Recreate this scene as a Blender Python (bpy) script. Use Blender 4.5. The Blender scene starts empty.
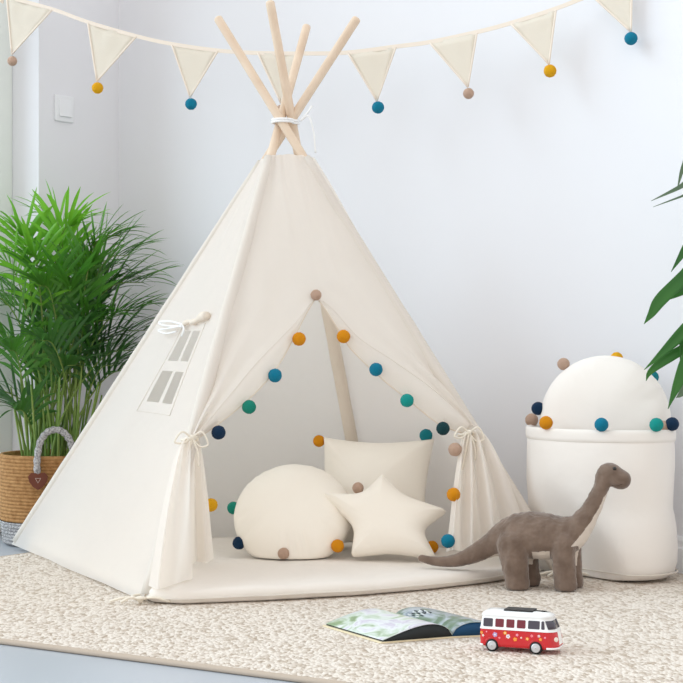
import bpy, bmesh, math, random
from mathutils import Vector, Matrix, noise
PI = math.pi
sc = bpy.context.scene
COL = sc.collection
random.seed(7)
# ---------------------------------------------------------------- camera geometry
F, H, CX, CY = 1630.0, 0.624, 341.5, 341.5
def P(px, py, Y):
    return Vector(((px-CX)/F*Y, Y, H-(py-CY)/F*Y))
def G(px, py, z=0.0):
    return P(px, py, (H-z)*F/(py-CY))
def PL(px, py, p0, n):
    d = Vector(((px-CX)/F, 1.0, -(py-CY)/F)); o = Vector((0, 0, H))
    return o+d*((p0-o).dot(n)/d.dot(n))
cam = bpy.data.objects.new('camera', bpy.data.cameras.new('camera'))
COL.objects.link(cam); cam.location = (0, 0, H); cam.rotation_euler = (PI/2, 0, 0)
cam.data.sensor_width = 36; cam.data.lens = 36*F/683; cam.data.clip_end = 60
sc.camera = cam
sc.view_settings.view_transform = 'Standard'; sc.view_settings.look = 'None'
sc.view_settings.gamma = 1; sc.view_settings.use_curve_mapping = False
sc.view_settings.exposure = 0.0

# ---------------------------------------------------------------- materials
def s2l(c):
    return tuple(((v/255)/12.92 if v/255 <= .04045 else ((v/255+.055)/1.055)**2.4) for v in c)
MATS = {}
def mat(name, rgb, rough=.8, bump=None, transl=0.0, tcol=None, vary=None, metal=0.0, sheen=0.0, spec=.3, coat=0.0):
    """bump: list of (kind, scale, strength, distance); vary: (rgb2, scale, contrast)"""
    if name in MATS: return MATS[name]
    m = bpy.data.materials.new(name); m.use_nodes = True
    nt = m.node_tree; N = nt.nodes; Lk = nt.links
    b = N['Principled BSDF']; out = N['Material Output']
    col = s2l(rgb)
    b.inputs['Base Color'].default_value = (*col, 1); b.inputs['Roughness'].default_value = rough
    b.inputs['Metallic'].default_value = metal; b.inputs['Specular IOR Level'].default_value = spec
    b.inputs['Sheen Weight'].default_value = sheen; b.inputs['Coat Weight'].default_value = coat
    tc = N.new('ShaderNodeTexCoord')
    csrc = None
    if vary:
        nz = N.new('ShaderNodeTexNoise'); nz.inputs['Scale'].default_value = vary[1]; nz.inputs['Detail'].default_value = 4
        Lk.new(tc.outputs['Object'], nz.inputs['Vector'])
        rp = N.new('ShaderNodeValToRGB'); e = rp.color_ramp.elements
        e[0].position = .5-vary[2]; e[1].position = .5+vary[2]
        e[0].color = (*col, 1); e[1].color = (*s2l(vary[0]), 1)
        Lk.new(nz.outputs['Fac'], rp.inputs['Fac']); Lk.new(rp.outputs['Color'], b.inputs['Base Color']); csrc = rp.outputs['Color']
    last = None
    for kind, scale, strength, dist in (bump or []):
        if kind == 'noise':
            t = N.new('ShaderNodeTexNoise'); t.inputs['Detail'].default_value = 3; o = t.outputs['Fac']
        elif kind == 'voronoi':
            t = N.new('ShaderNodeTexVoronoi'); o = t.outputs['Distance']
        else:
            t = N.new('ShaderNodeTexWave'); t.inputs['Distortion'].default_value = .6; o = t.outputs['Fac']
            if kind in 'XYZ': t.bands_direction = kind
        t.inputs['Scale'].default_value = scale
        Lk.new(tc.outputs['Object'], t.inputs['Vector'])
        bp = N.new('ShaderNodeBump'); bp.inputs['Strength'].default_value = strength; bp.inputs['Distance'].default_value = dist
        Lk.new(o, bp.inputs['Height'])
        if last: Lk.new(last, bp.inputs['Normal'])
        last = bp.outputs['Normal']
    if last: Lk.new(last, b.inputs['Normal'])
    if transl:
        tr = N.new('ShaderNodeBsdfTranslucent'); tr.inputs['Color'].default_value = (*(s2l(tcol) if tcol else col), 1)
        if csrc: Lk.new(csrc, tr.inputs['Color'])
        if last: Lk.new(last, tr.inputs['Normal'])
        mx = N.new('ShaderNodeMixShader'); mx.inputs['Fac'].default_value = transl
        Lk.new(b.outputs['BSDF'], mx.inputs[1]); Lk.new(tr.outputs['BSDF'], mx.inputs[2]); Lk.new(mx.outputs['Shader'], out.inputs['Surface'])
    MATS[name] = m
    return m
WEAVE = [('noise', 7, .35, .025), ('noise', 900, .25, .0008)]
CANVAS = mat('cotton_canvas', (248, 244, 240), .9, WEAVE, transl=.52, tcol=(252, 246, 238), sheen=.1)
CANVAS_IN = mat('cotton_hem', (244, 238, 230), .9, WEAVE, transl=.3)
SLEEVE = mat('cotton_sleeve', (240, 228, 213), .9, WEAVE, transl=.1)
CUSH = mat('cushion_cotton', (249, 242, 231), .92, [('noise', 14, .3, .012), ('noise', 900, .2, .0008)], sheen=.1)
MATC = mat('mat_cotton', (236, 229, 221), .92, [('noise', 7, .4, .02), ('noise', 60, .25, .004)], sheen=.1)
BAGC = mat('bag_cotton', (243, 237, 231), .92, [('noise', 7, .35, .02), ('noise', 800, .2, .0008)], sheen=.1)
BUNT = mat('bunting_linen', (242, 235, 222), .9, [('noise', 40, .3, .004), ('noise', 900, .3, .001)], transl=.25)
BUNTE = mat('bunting_tape', (238, 226, 212), .9, [('noise', 600, .3, .001)])
WOOD = mat('pine_pole', (220, 196, 172), .55, [('noise', 60, .1, .001)], vary=((232, 212, 190), 14, .2))
CORD = mat('cotton_cord', (240, 232, 218), .9, [('noise', 700, .4, .001)])
CORDW = mat('white_cord', (246, 246, 246), .8, [('noise', 700, .4, .001)])
FELT = [('noise', 420, .8, .004)]
PC = {'orange': (246, 160, 8), 'yellow': (250, 184, 14), 'blue': (0, 136, 170), 'teal': (18, 168, 160), 'green': (20, 150, 128),
      'navy': (6, 50, 84), 'dark_green': (10, 66, 72), 'beige': (214, 180, 158), 'petrol': (14, 138, 150)}
PM = {k: mat('felt_'+k, v, .95, FELT, sheen=.04) for k, v in PC.items()}

# ---------------------------------------------------------------- object helpers
ORG = {}
def link(o, parent=None):
    COL.objects.link(o)
    if parent: o.parent = parent; ORG[o.name] = ORG.get(parent.name, Vector((0, 0, 0)))
    return o
def tag(o, label=None, cat=None, group=None, kind=None):
    if label: o['label'] = label
    if cat: o['category'] = cat
    if group: o['group'] = group
    if kind: o['kind'] = kind
    return o
def thing(name, label, cat, loc=(0, 0, 0), rot=None, group=None):
    o = bpy.data.objects.new(name, None); COL.objects.link(o); o.empty_display_size = .05
    o.location = loc; ORG[o.name] = Vector(loc)
    if rot is not None: o.rotation_euler = rot
    return tag(o, label, cat, group)
def obj(name, bm, m, parent=None, local=False, smooth=True, label=None, subsurf=0, solid=0, solid_off=0.0, bevel=0):
    if parent is not None and not local: bmesh.ops.translate(bm, vec=-ORG[parent.name], verts=bm.verts)
    me = bpy.data.meshes.new(name); bm.to_mesh(me); bm.free()
    for mm in (m if isinstance(m, (list, tuple)) else [m]): me.materials.append(mm)
    if smooth:
        for p in me.polygons: p.use_smooth = True
    o = link(bpy.data.objects.new(name, me), parent)
    if label: o['label'] = label
    if bevel:
        md = o.modifiers.new('bevel', 'BEVEL'); md.width = bevel; md.segments = 3; md.limit_method = 'ANGLE'
    if solid:
        md = o.modifiers.new('solid', 'SOLIDIFY'); md.thickness = solid; md.offset = solid_off
    if subsurf:
        md = o.modifiers.new('sub', 'SUBSURF'); md.levels = subsurf; md.render_levels = subsurf
    return o
def add_grid(bm, rows, close=False, skip=None, mi=0):
    vs = [[bm.verts.new(p) for p in r] for r in rows]
    for i in range(len(vs)-1):
        n = len(vs[i])
        for j in range(n if close else n-1):
            if skip and skip(i, j): continue
            try:
                f = bm.faces.new((vs[i][j], vs[i][(j+1) % n], vs[i+1][(j+1) % n], vs[i+1][j])); f.material_index = mi
            except ValueError: pass
    return vs
def frame_for(d):
    d = d.normalized(); a = Vector((0, 0, 1)) if abs(d.z) < .9 else Vector((1, 0, 0))
    u = d.cross(a).normalized(); return u, d.cross(u).normalized()
def add_tube(bm, pts, r, seg=10, cap=True, mi=0, closed=False):
    pts = [Vector(p) for p in pts]; n = len(pts)
    rs = r if isinstance(r, (list, tuple)) else [r]*n
    rows = []; u = None
    for i, p in enumerate(pts):
        if closed: d = pts[(i+1) % n]-pts[i-1]
        else: d = pts[min(i+1, n-1)]-pts[max(i-1, 0)]
        if d.length < 1e-9: d = Vector((0, 0, 1))
        d.normalize()
        if u is None: u, v = frame_for(d)
        else:
            u = (u-d*u.dot(d)).normalized(); v = d.cross(u)
        rows.append([p+(u*math.cos(2*PI*k/seg)+v*math.sin(2*PI*k/seg))*rs[i] for k in range(seg)])
    if closed: rows.append(rows[0])
    vs = add_grid(bm, rows, close=True, mi=mi)
    if cap and not closed:
        for rr, rv in ((vs[0], True), (vs[-1], False)):
            try: f = bm.faces.new(rr[::-1] if rv else rr); f.material_index = mi
            except ValueError: pass
    return vs
def add_box(bm, c, s, M=None, mi=0):
    vs = []
    for k in range(8):
        p = Vector(((k & 1)-.5, ((k >> 1) & 1)-.5, ((k >> 2) & 1)-.5))
        p = Vector((p.x*s[0], p.y*s[1], p.z*s[2]))
        if M: p = M @ p
        vs.append(bm.verts.new(Vector(c)+p))
    for q in ((0, 2, 3, 1), (4, 5, 7, 6), (0, 1, 5, 4), (2, 6, 7, 3), (0, 4, 6, 2), (1, 3, 7, 5)):
        f = bm.faces.new([vs[i] for i in q]); f.material_index = mi
def add_lathe(bm, prof, c=(0, 0, 0), seg=48, sx=1, sy=1, mi=0):
    rows = [[Vector(c)+Vector((r*sx*math.cos(2*PI*k/seg), r*sy*math.sin(2*PI*k/seg), z)) for k in range(seg)] for r, z in prof]
    return add_grid(bm, rows, close=True, mi=mi)
def add_prism(bm, pts, z0, z1, mi=0):
    a = [bm.verts.new((p[0], p[1], z0)) for p in pts]; b = [bm.verts.new((p[0], p[1], z1)) for p in pts]
    bm.faces.new(a[::-1]).material_index = mi; bm.faces.new(b).material_index = mi
    for i in range(len(a)):
        j = (i+1) % len(a); bm.faces.new((a[i], a[j], b[j], b[i])).material_index = mi
def bez(pts, n=12):
    """Catmull-Rom through points"""
    pts = [Vector(p) for p in pts]; out = []
    q = [pts[0]*2-pts[1]]+pts+[pts[-1]*2-pts[-2]]
    for i in range(1, len(q)-2):
        for k in range(n):
            t = k/n; a, b, c, d = q[i-1], q[i], q[i+1], q[i+2]
            out.append(.5*((2*b)+(c-a)*t+(2*a-5*b+4*c-d)*t*t+(3*b-a-3*c+d)*t**3))
    out.append(pts[-1]); return out
def lerp(a, b, t): return a+(b-a)*t
def nz(p, s, seed=0.0): return noise.noise(Vector(p)*s+Vector((seed, seed*1.7, -seed)))
POMME = {}
def pompom(parent, colour, pos, r=.0185, local=False, thread=None):
    """a fuzzy felt ball as a part; pos in world (or parent-local) coordinates"""
    if colour not in POMME:
        bm = bmesh.new(); bmesh.ops.create_icosphere(bm, subdivisions=4, radius=1.0)
        for v in bm.verts:
            v.co *= 1+.05*nz(v.co, 9, 3)+.04*nz(v.co, 22, 5)
        me = bpy.data.meshes.new('pompom_'+colour); bm.to_mesh(me); bm.free(); me.materials.append(PM[colour])
        for p in me.polygons: p.use_smooth = True
        POMME[colour] = me
    o = bpy.data.objects.new('pompom', POMME[colour]); link(o, parent)
    o.location = Vector(pos)-(Vector((0, 0, 0)) if local else ORG[parent.name]); o.scale = (r, r, r)
    o.rotation_euler = (random.random()*6, random.random()*6, 0)
    o['label'] = colour.replace('_', ' ')+' felt pompom'
    return o

# ---------------------------------------------------------------- the room
FZ = -.012                                             # bare floor; the rug top is z = 0
WALLM = mat('white_wall_paint', (231, 231, 235), .85, [('noise', 40, .04, .002)])
FLOORM = mat('pale_grey_floor', (182, 188, 196), .35, [('noise', 3, .02, .002)])
TRIMM = mat('white_gloss_trim', (243, 244, 247), .4)
du = Vector((.8, -.6, 0)); dn = Vector((.6, .8, 0))     # along the right wall / out through it
W0 = Vector((.922, 4.402, 0))
CORN = W0-du*((W0-Vector((-.777, 5.674, 0))).dot(du))
def wall_box(name, a, d, out, length, t0, z0, z1, thick, m, kind='structure', parent=None, bevel=0):
    bm = bmesh.new(); p = [a+d*t0, a+d*(t0+length)]
    q = [p[0], p[1], p[1]+out*thick, p[0]+out*thick]
    add_prism(bm, q, z0, z1); bmesh.ops.recalc_face_normals(bm, faces=bm.faces)
    o = obj(name, bm, m, parent, smooth=False, bevel=bevel)
    if kind and parent is None: tag(o, kind=kind)
    return o
LW = -dn; LO = -du                                     # left wall runs toward the camera; outside is -du
wall_box('wall_right', CORN, du, dn, 3.9, -.2, FZ, 2.7, .15, WALLM)
bm = bmesh.new()                                       # left wall with a tall window opening
for (t0, t1, z0, z1) in ((0, .372, FZ, 2.7), (.372, 2.3, 2.4, 2.7), (2.3, 2.5, FZ, 2.7)):
    add_prism(bm, [CORN+LW*t0, CORN+LW*t1, CORN+LW*t1+LO*.24, CORN+LW*t0+LO*.24], z0, z1)
bmesh.ops.recalc_face_normals(bm, faces=bm.faces)
tag(obj('wall_left', bm, WALLM, smooth=False), kind='structure')
bm = bmesh.new(); add_prism(bm, [(-3.2, .3), (2.6, .3), (2.6, 7.2), (-3.2, 7.2)], FZ-.1, FZ)
tag(obj('floor', bm, FLOORM, smooth=False), kind='structure')
def skirting(name, a, d, inn, length, t0):
    bm = bmesh.new()
    prof = [(0, 0), (.016, 0), (.016, .078), (.012, .082), (.012, .1), (.008, .108), (0, .112)]
    rows = [[a+d*t+inn*x+Vector((0, 0, FZ+z)) for x, z in prof] for t in (t0, t0+length)]
    add_grid(bm, rows); return tag(obj(name, bm, TRIMM, smooth=False), kind='structure')
skirting('baseboard_right', CORN, du, -dn, 3.6, .0)
skirting('baseboard_left', CORN, LW, du, .372, .0)
# french window set deep in the left wall
wf = tag(bpy.data.objects.new('window_1', None), kind='structure'); COL.objects.link(wf); ORG[wf.name] = Vector((0, 0, 0))
fm = mat('window_frame_paint', (232, 236, 232), .5)
a0 = CORN+LO*.127
bm = bmesh.new()
for (t0, t1, z0, z1) in ((.372, .47, FZ, 2.4), (1.305, 1.375, FZ, 2.4), (2.21, 2.3, FZ, 2.4), (.47, 2.21, 2.32, 2.4), (.47, 2.21, FZ, .1)):
    add_prism(bm, [a0+LW*t0, a0+LW*t1, a0+LW*t1+LO*.06, a0+LW*t0+LO*.06], z0, z1)
bmesh.ops.recalc_face_normals(bm, faces=bm.faces)
obj('window_frame', bm, fm, wf, smooth=False, bevel=.004)
gm = bpy.data.materials.new('window_glass'); gm.use_nodes = True
nt = gm.node_tree; nt.nodes.remove(nt.nodes['Principled BSDF'])
g1 = nt.nodes.new('ShaderNodeBsdfGlossy'); g1.inputs['Roughness'].default_value = .02
t1 = nt.nodes.new('ShaderNodeBsdfTransparent'); mx = nt.nodes.new('ShaderNodeMixShader'); mx.inputs['Fac'].default_value = .06
nt.links.new(t1.outputs[0], mx.inputs[1]); nt.links.new(g1.outputs[0], mx.inputs[2]); nt.links.new(mx.outputs[0], nt.nodes['Material Output'].inputs['Surface'])
for (ta, tb) in ((.465, 1.31), (1.37, 2.215)):
    bm = bmesh.new(); add_prism(bm, [a0+LO*.027+LW*ta, a0+LO*.027+LW*tb, a0+LO*.033+LW*tb, a0+LO*.033+LW*ta], .095, 2.325)
    bmesh.ops.recalc_face_normals(bm, faces=bm.faces); obj('window_pane', bm, gm, wf, smooth=False)
# light switch on the left wall
c = CORN+LW*.262+Vector((0, 0, .624+232.5*5.47/F))
sw = thing('light_switch', 'white square light switch on the wall at far left, above the palm', 'light switch', c)
MR = Matrix((LW, du, Vector((0, 0, 1)))).transposed()
swm = mat('switch_plastic', (236, 237, 240), .35)
bm = bmesh.new(); add_box(bm, c+du*.004, (.084, .008, .088), MR); obj('switch_plate', bm, swm, sw, smooth=False, bevel=.003)
bm = bmesh.new(); add_box(bm, c+du*.0095, (.054, .005, .056), MR @ Matrix.Rotation(.07, 3, 'X')); obj('rocker', bm, swm, sw, smooth=False, bevel=.0015)

# ---------------------------------------------------------------- rug
rm = bpy.data.materials.new('woven_jute'); rm.use_nodes = True
nt = rm.node_tree; N = nt.nodes; Lk = nt.links; b = N['Principled BSDF']; b.inputs['Roughness'].default_value = .95; b.inputs['Specular IOR Level'].default_value = .1
tc = N.new('ShaderNodeTexCoord'); mp = N.new('ShaderNodeMapping'); mp.inputs['Rotation'].default_value = (0, 0, .35); mp.inputs['Scale'].default_value = (125, 70, 40)
Lk.new(tc.outputs['Object'], mp.inputs['Vector'])
vo = N.new('ShaderNodeTexVoronoi'); vo.inputs['Scale'].default_value = 1; Lk.new(mp.outputs[0], vo.inputs['Vector'])
n2 = N.new('ShaderNodeTexNoise'); n2.inputs['Scale'].default_value = 260; n2.inputs['Detail'].default_value = 2; Lk.new(tc.outputs['Object'], n2.inputs['Vector'])
n3 = N.new('ShaderNodeTexNoise'); n3.inputs['Scale'].default_value = 5; Lk.new(tc.outputs['Object'], n3.inputs['Vector'])
rp = N.new('ShaderNodeValToRGB'); e = rp.color_ramp.elements
e[0].position = .0; e[0].color = (*s2l((192, 177, 161)), 1); e[1].position = .6; e[1].color = (*s2l((232, 223, 213)), 1)
sp = N.new('ShaderNodeSeparateColor'); Lk.new(vo.outputs['Color'], sp.inputs[0])
Lk.new(sp.outputs[0], rp.inputs['Fac'])
mxc = N.new('ShaderNodeMixRGB'); mxc.blend_type = 'MULTIPLY'; mxc.inputs[0].default_value = .5
rp2 = N.new('ShaderNodeValToRGB'); e = rp2.color_ramp.elements; e[0].position = .35; e[0].color = (.80, .75, .69, 1); e[1].position = .6; e[1].color = (1, 1, 1, 1)
Lk.new(n2.outputs['Fac'], rp2.inputs['Fac']); Lk.new(rp.outputs[0], mxc.inputs[1]); Lk.new(rp2.outputs[0], mxc.inputs[2])
Lk.new(mxc.outputs[0], b.inputs['Base Color'])
bp = N.new('ShaderNodeBump'); bp.inputs['Strength'].default_value = .9; bp.inputs['Distance'].default_value = .0045; bp.invert = True
Lk.new(vo.outputs['Distance'], bp.inputs['Height'])
bp2 = N.new('ShaderNodeBump'); bp2.inputs['Strength'].default_value = .4; bp2.inputs['Distance'].default_value = .004
Lk.new(n2.outputs['Fac'], bp2.inputs['Height']); Lk.new(bp.outputs[0], bp2.inputs['Normal']); Lk.new(bp2.outputs[0], b.inputs['Normal'])
ra = G(0, 638.5); rb = G(341, 681.5); rd = (rb-ra).normalized()
rl = G(12, 555); 
# front-left corner of the rug, then along the front edge to the right wall
lv = dn
s_ = (rl-ra); den = rd.x*lv.y-rd.y*lv.x
k_ = (s_.x*lv.y-s_.y*lv.x)/den
RC = ra+rd*k_
far = (W0-RC).dot(dn)-.02                               # to just before the skirting
r_end = RC+rd*2.9
rugq = [RC, r_end, r_end+dn*((W0-r_end).dot(dn)-.02), RC+dn*far]
rug = thing('jute_rug', 'large cream woven jute rug with taupe border under the tent', 'rug', RC)
bm = bmesh.new(); add_prism(bm, rugq, FZ+.001, 0); bmesh.ops.recalc_face_normals(bm, faces=bm.faces)
obj('rug_pile', bm, rm, rug, smooth=False)
bindm = mat('rug_binding', (186, 170, 154), .95, [('noise', 500, .5, .001)])
bm = bmesh.new()
loop = [Vector((p.x, p.y, -.0055)) for p in rugq]
for i in (0, 3):
    a, b_ = loop[i], loop[(i+1) % 4]
    add_tube(bm, [lerp(a, b_, t/20) for t in range(21)], .0064, 8)
obj('edge_binding', bm, bindm, rug)

# ---------------------------------------------------------------- teepee tent
base = {'FL': G(147, 602), 'FR': G(562, 576), 'BL': G(16.5, 546.5), 'BR': Vector((.09, 4.965, 0))}
top = {'FL': P(307, 25.5, 4.72), 'FR': P(217, 17, 4.57), 'BL': P(357.5, 17.5, 4.49), 'BR': P(269.7, .5, 4.47)}
AX = Vector((-.17, 4.56, 0))
tent = thing('teepee_tent', 'tall cream canvas teepee tent with four wooden poles and tied-back door', 'tent', (AX.x, AX.y, 0))
def pole_at(k, z):
    b_, t_ = base[k], top[k]; s = (z-b_.z)/(t_.z-b_.z); return lerp(b_, t_, s)
for k in ('FL', 'FR', 'BL', 'BR'):
    bm = bmesh.new(); d = (top[k]-base[k]).normalized()
    pts = [base[k]+d*.012, lerp(base[k], top[k], .3), lerp(base[k], top[k], .7), top[k]-d*.008, top[k]-d*.003, top[k]]
    add_tube(bm, pts, [.0125, .0125, .0125, .0125, .011, .006], 16)
    obj('pole', bm, WOOD, tent)
ZT = 1.135
def edge_pt(k, z, off=.017):
    p = pole_at(k, z); o = Vector((p.x-AX.x, p.y-AX.y, 0))
    if k == 'FL': o = Vector((-.45, -.9, 0))
    if k == 'FR': o = Vector((.75, -.5, 0))
    if k == 'BL': o = Vector((-.6, .4, 0))
    if k == 'BR': o = Vector((.3, .7, 0))
    return p+o.normalized()*(off+(.009 if k == 'BL' else .003))
def panel_pt(a, b_, u, z, amp, seed, bulge):
    p = lerp(edge_pt(a, z), edge_pt(b_, z), u)
    d = (edge_pt(b_, z)-edge_pt(a, z)); n = Vector((d.y, -d.x, 0)).normalized()
    w = math.sin(PI*min(max(u, 0), 1))
    hz = max(0, 1-z/ZT)
    return p+n*(bulge*w*math.sin(PI*min(1, hz*.9+.08))+amp*w*(nz((u*2.0, z*2.2, seed), 1.6, seed)+.35*nz((u*5, z*3, seed), 1.5, seed)))
# window geometry in the left panel
pl_n = (edge_pt('FL', .2)-edge_pt('BL', .2)).cross(edge_pt('BL', 1)-edge_pt('BL', .2)).normalized()
def win_uv(px, py):
    q = PL(px, py, edge_pt('BL', .2), pl_n); a, b_ = edge_pt('BL', q.z), edge_pt('FL', q.z)
    return (q-a).dot(b_-a)/(b_-a).length_squared, q.z
zs_hi = [win_uv(175, 331)[1], win_uv(172, 361)[1]]; zs_lo = [win_uv(165, 371)[1], win_uv(160, 403)[1]]
UL = [(win_uv(173, 333)[0]+win_uv(149.5, 402)[0])/2, (win_uv(184, 333)[0]+win_uv(162, 402)[0])/2]
UR = [(win_uv(188, 331)[0]+win_uv(166.5, 402)[0])/2, (win_uv(201, 331)[0]+win_uv(175, 402)[0])/2]
def knots(vals, n0, lo, hi):
    ks = sorted(set([lo, hi]+list(vals))); out = [ks[0]]
    for a, b_ in zip(ks, ks[1:]):
        m_ = max(1, round((b_-a)/(hi-lo)*n0)); out += [lerp(a, b_, (i+1)/m_) for i in range(m_)]
    return out
us = knots(UL+UR, 40, 0, 1); zs = knots(zs_hi+zs_lo, 60, .006, ZT)
def inhole(i, j):
    z = (zs[i]+zs[i+1])/2; u = (us[j]+us[j+1])/2
    return (UL[0] < u < UL[1] or UR[0] < u < UR[1]) and (zs_hi[1] < z < zs_hi[0] or zs_lo[1] < z < zs_lo[0])
bm = bmesh.new()
add_grid(bm, [[panel_pt('BL', 'FL', u, z, .012, 2.0, -.012) for u in us] for z in zs], skip=inhole)
lp = obj('side_panel', bm, CANVAS, tent)
def lpan(u, z, o=.004):
    return panel_pt('BL', 'FL', u, z, .012, 2.0, -.012)+Vector((-.89, -.45, .1)).normalized()*o
# window frame stitching and muntins
bm = bmesh.new()
ua, ub = UL[0]-.035, UR[1]+.03; za, zb = zs_lo[1]-.028, zs_hi[0]+.02
for pts in ([(ua, za), (ub, za)], [(ua, za), (ua, zb)], [(ub, za), (ub, zb)]):
    add_tube(bm, [lpan(lerp(pts[0][0], pts[1][0], t/10), lerp(pts[0][1], pts[1][1], t/10), .001) for t in range(11)], .0011, 6)
obj('window_seam', bm, CANVAS_IN, tent)
# rolled-up window blind and its bow
bm = bmesh.new()
A_, B_ = win_uv(184, 325), win_uv(213, 317)
pts = []; rs = []
for t in range(13):
    s = t/12; p = lpan(lerp(A_[0], B_[0], s), lerp(A_[1], B_[1], s)+.004*math.sin(s*9), .012)
    pts.append(p); rs.append(.0055+.008*s**2+.002*math.sin(s*17))
add_tube(bm, pts, rs, 10)
roll = obj('window_blind_roll', bm, SLEEVE, tent)
bm = bmesh.new()
def wp(px, py, o=.012):
    u, z = win_uv(px, py); return lpan(u, z, o)
add_tube(bm, bez([wp(184, 325), wp(174, 322, .02), wp(164, 323, .018), wp(168, 326, .015), wp(183, 327)], 6), .0028, 6)
add_tube(bm, bez([wp(184, 326), wp(172, 329, .02), wp(163, 331, .02), wp(168, 334, .016), wp(176, 332, .012)], 6), .0026, 6)
add_tube(bm, bez([wp(184, 325), wp(186, 331, .014), wp(183, 337, .012)], 6), .003, 6)
bmesh.ops.create_icosphere(bm, subdivisions=2, radius=.008, matrix=Matrix.Translation(wp(184, 326, .014)))
obj('bow', bm, CORDW, roll)
# right and back panels
for a, b_, sd, bu in (('FR', 'BR', 5.0, .085), ('BR', 'BL', 8.0, .02)):
    bm = bmesh.new()
    add_grid(bm, [[panel_pt(a, b_, j/24, lerp(.006, ZT, i/36), .012, sd, bu) for j in range(25)] for i in range(37)])
    obj('side_panel' if a == 'FR' else 'back_panel', bm, CANVAS, tent)
# pole sleeves
for k in ('FL', 'FR', 'BL', 'BR'):
    bm = bmesh.new(); o = (edge_pt(k, .5)-pole_at(k, .5))*(.35 if k == 'BL' else .15)
    pts = [pole_at(k, lerp(.014, ZT-.004, i/24))+o+Vector((nz((i, 0, 0), .7, 3), nz((0, i, 0), .7, 4), 0))*.0015 for i in range(25)]
    add_tube(bm, pts, [((.0165 if k == 'BL' else .019)-.0035*(i/24)**3)+.001*nz((i, 3, 0), .9) for i in range(25)], 14)
    obj('pole_sleeve', bm, SLEEVE if k == 'BR' else CANVAS_IN, tent)
# front plane
f0, f1, f2 = edge_pt('FL', .05), edge_pt('FR', .05), (edge_pt('FL', ZT)+edge_pt('FR', ZT))/2
FN = (f1-f0).cross(f2-f0).normalized()
if FN.y > 0: FN = -FN
def FP(px, py, off=0.0): return PL(px, py, f0+FN*off, FN)
FPO = f0
def ray_front(px, py, off=0.0):
    return PL(px, py, f0+FN*off, FN)
TL = (191, 438); TR = (471, 431)
def poly(pts, s):
    """pixel polyline sampled by its y fraction"""
    n = len(pts)-1; x = s*n; i = min(int(x), n-1); t = x-i
    return (lerp(pts[i][0], pts[i+1][0], t), lerp(pts[i][1], pts[i+1][1], t))
def cr(pts, s):
    c_ = bez([(p[0], p[1], 0) for p in pts], 10); q = poly([(v.x, v.y) for v in c_], s); return q
def flap(edge, inner, outer_k, tie, sgn):
    rows = []
    # rows from top to tie: outer side on the pole, inner side on centre seam then the opening edge
    ntop, nbot = 14, 30
    for i in range(ntop+nbot+1):
        if i <= ntop:
            s = i/ntop; cen = (lerp(287.5, 316, s), lerp(154, 296, s)); zc = None
            ic, oc = cen, cen
        else:
            s = (i-ntop)/nbot; oc = cr(edge, s); ic = cr(inner, s)
        # outer edge follows the pole, reaching the tie at the end
        S = i/(ntop+nbot); so = S
        zt_ = lerp(ZT, ray_front(*tie).z+.004, so)
        pe = edge_pt(outer_k, zt_, .0165)
        pc = ray_front(*oc)
        row = []
        m_ = 16; gather = 0 if i <= ntop else ((i-ntop)/nbot)
        for j in range(m_+1):
            u = j/m_; p = lerp(pe, pc, u)
            w = math.sin(PI*u)
            fold = math.sin(u*PI*4.0+.5)*(.016*gather**1.2)*w + .010*w*nz((u*2, S*3, sgn), 2, 4+sgn)
            p = p+FN*(fold+.016*min(1, 2*gather)*u**2)
            row.append(p)
        # hem that turns inward
        if i <= ntop:
            row += [row[-1].copy()+FN*0 for k in (1, 2, 3, 4)]
        else:
            pi_ = ray_front(*ic); 
            for k in (1, 2, 3, 4):
                t = k/4; q = lerp(pc, pi_, t)+FN*(.016*min(1, 2*gather))
                row.append(q+FN*(.005*math.sin(PI*t)-.030*t*t)*min(1, 3*gather))
        rows.append(row)
    return rows
edgeL = [(316, 296), (301, 316), (285, 334), (254, 366), (229, 396), (207, 422), (195, 436)]
innL = [(316, 297), (308, 311), (297, 333), (281, 362), (262, 386), (232, 413), (199, 437)]
edgeR = [(316, 296), (333, 311), (357, 339), (388, 361), (425, 387), (452, 410), (467, 425)]
innR = [(316, 297), (331, 315), (352, 345), (380, 374), (411, 399), (440, 422), (465, 432)]
rwL, rwR = flap(edgeL, innL, 'FL', TL, 1), flap(edgeR, innR, 'FR', TR, 2)
bm = bmesh.new(); add_grid(bm, rwL); add_grid(bm, [r_[::-1] for r_ in rwR])
bmesh.ops.remove_doubles(bm, verts=bm.verts, dist=.00045); bmesh.ops.recalc_face_normals(bm, faces=bm.faces)
flL = flR = obj('front_panel', bm, CANVAS, tent)
for rw in (rwL, rwR):
    bm = bmesh.new(); add_tube(bm, [r_[-1]+FN*.001 for r_ in rw[15:]], .0021, 6); obj('edge_hem', bm, SLEEVE, flL)
    bm = bmesh.new(); add_tube(bm, [r_[16]+FN*.0005 for r_ in rw[16:]], .0013, 6); obj('fold_highlight', bm, CANVAS_IN, flL)  # thin tube added to draw the highlight along the outer fold
def pp(parent, colour, px, py, off=.012, r=.0178):
    return pompom(parent, colour, ray_front(px, py, off), r)
for cc, x, y in (('orange', 299, 339), ('blue', 275, 375.5), ('green', 249, 407), ('navy', 218.5, 432.5)): pp(flL, cc, x, y, .006)
pp(flR, 'beige', 316, 295, .014, .0145)
for cc, x, y in (('orange', 343.5, 336.5), ('blue', 376, 369.5), ('teal', 407, 400.5), ('dark_green', 443, 428.5)): pp(flR, cc, x, y, .006)
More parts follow.
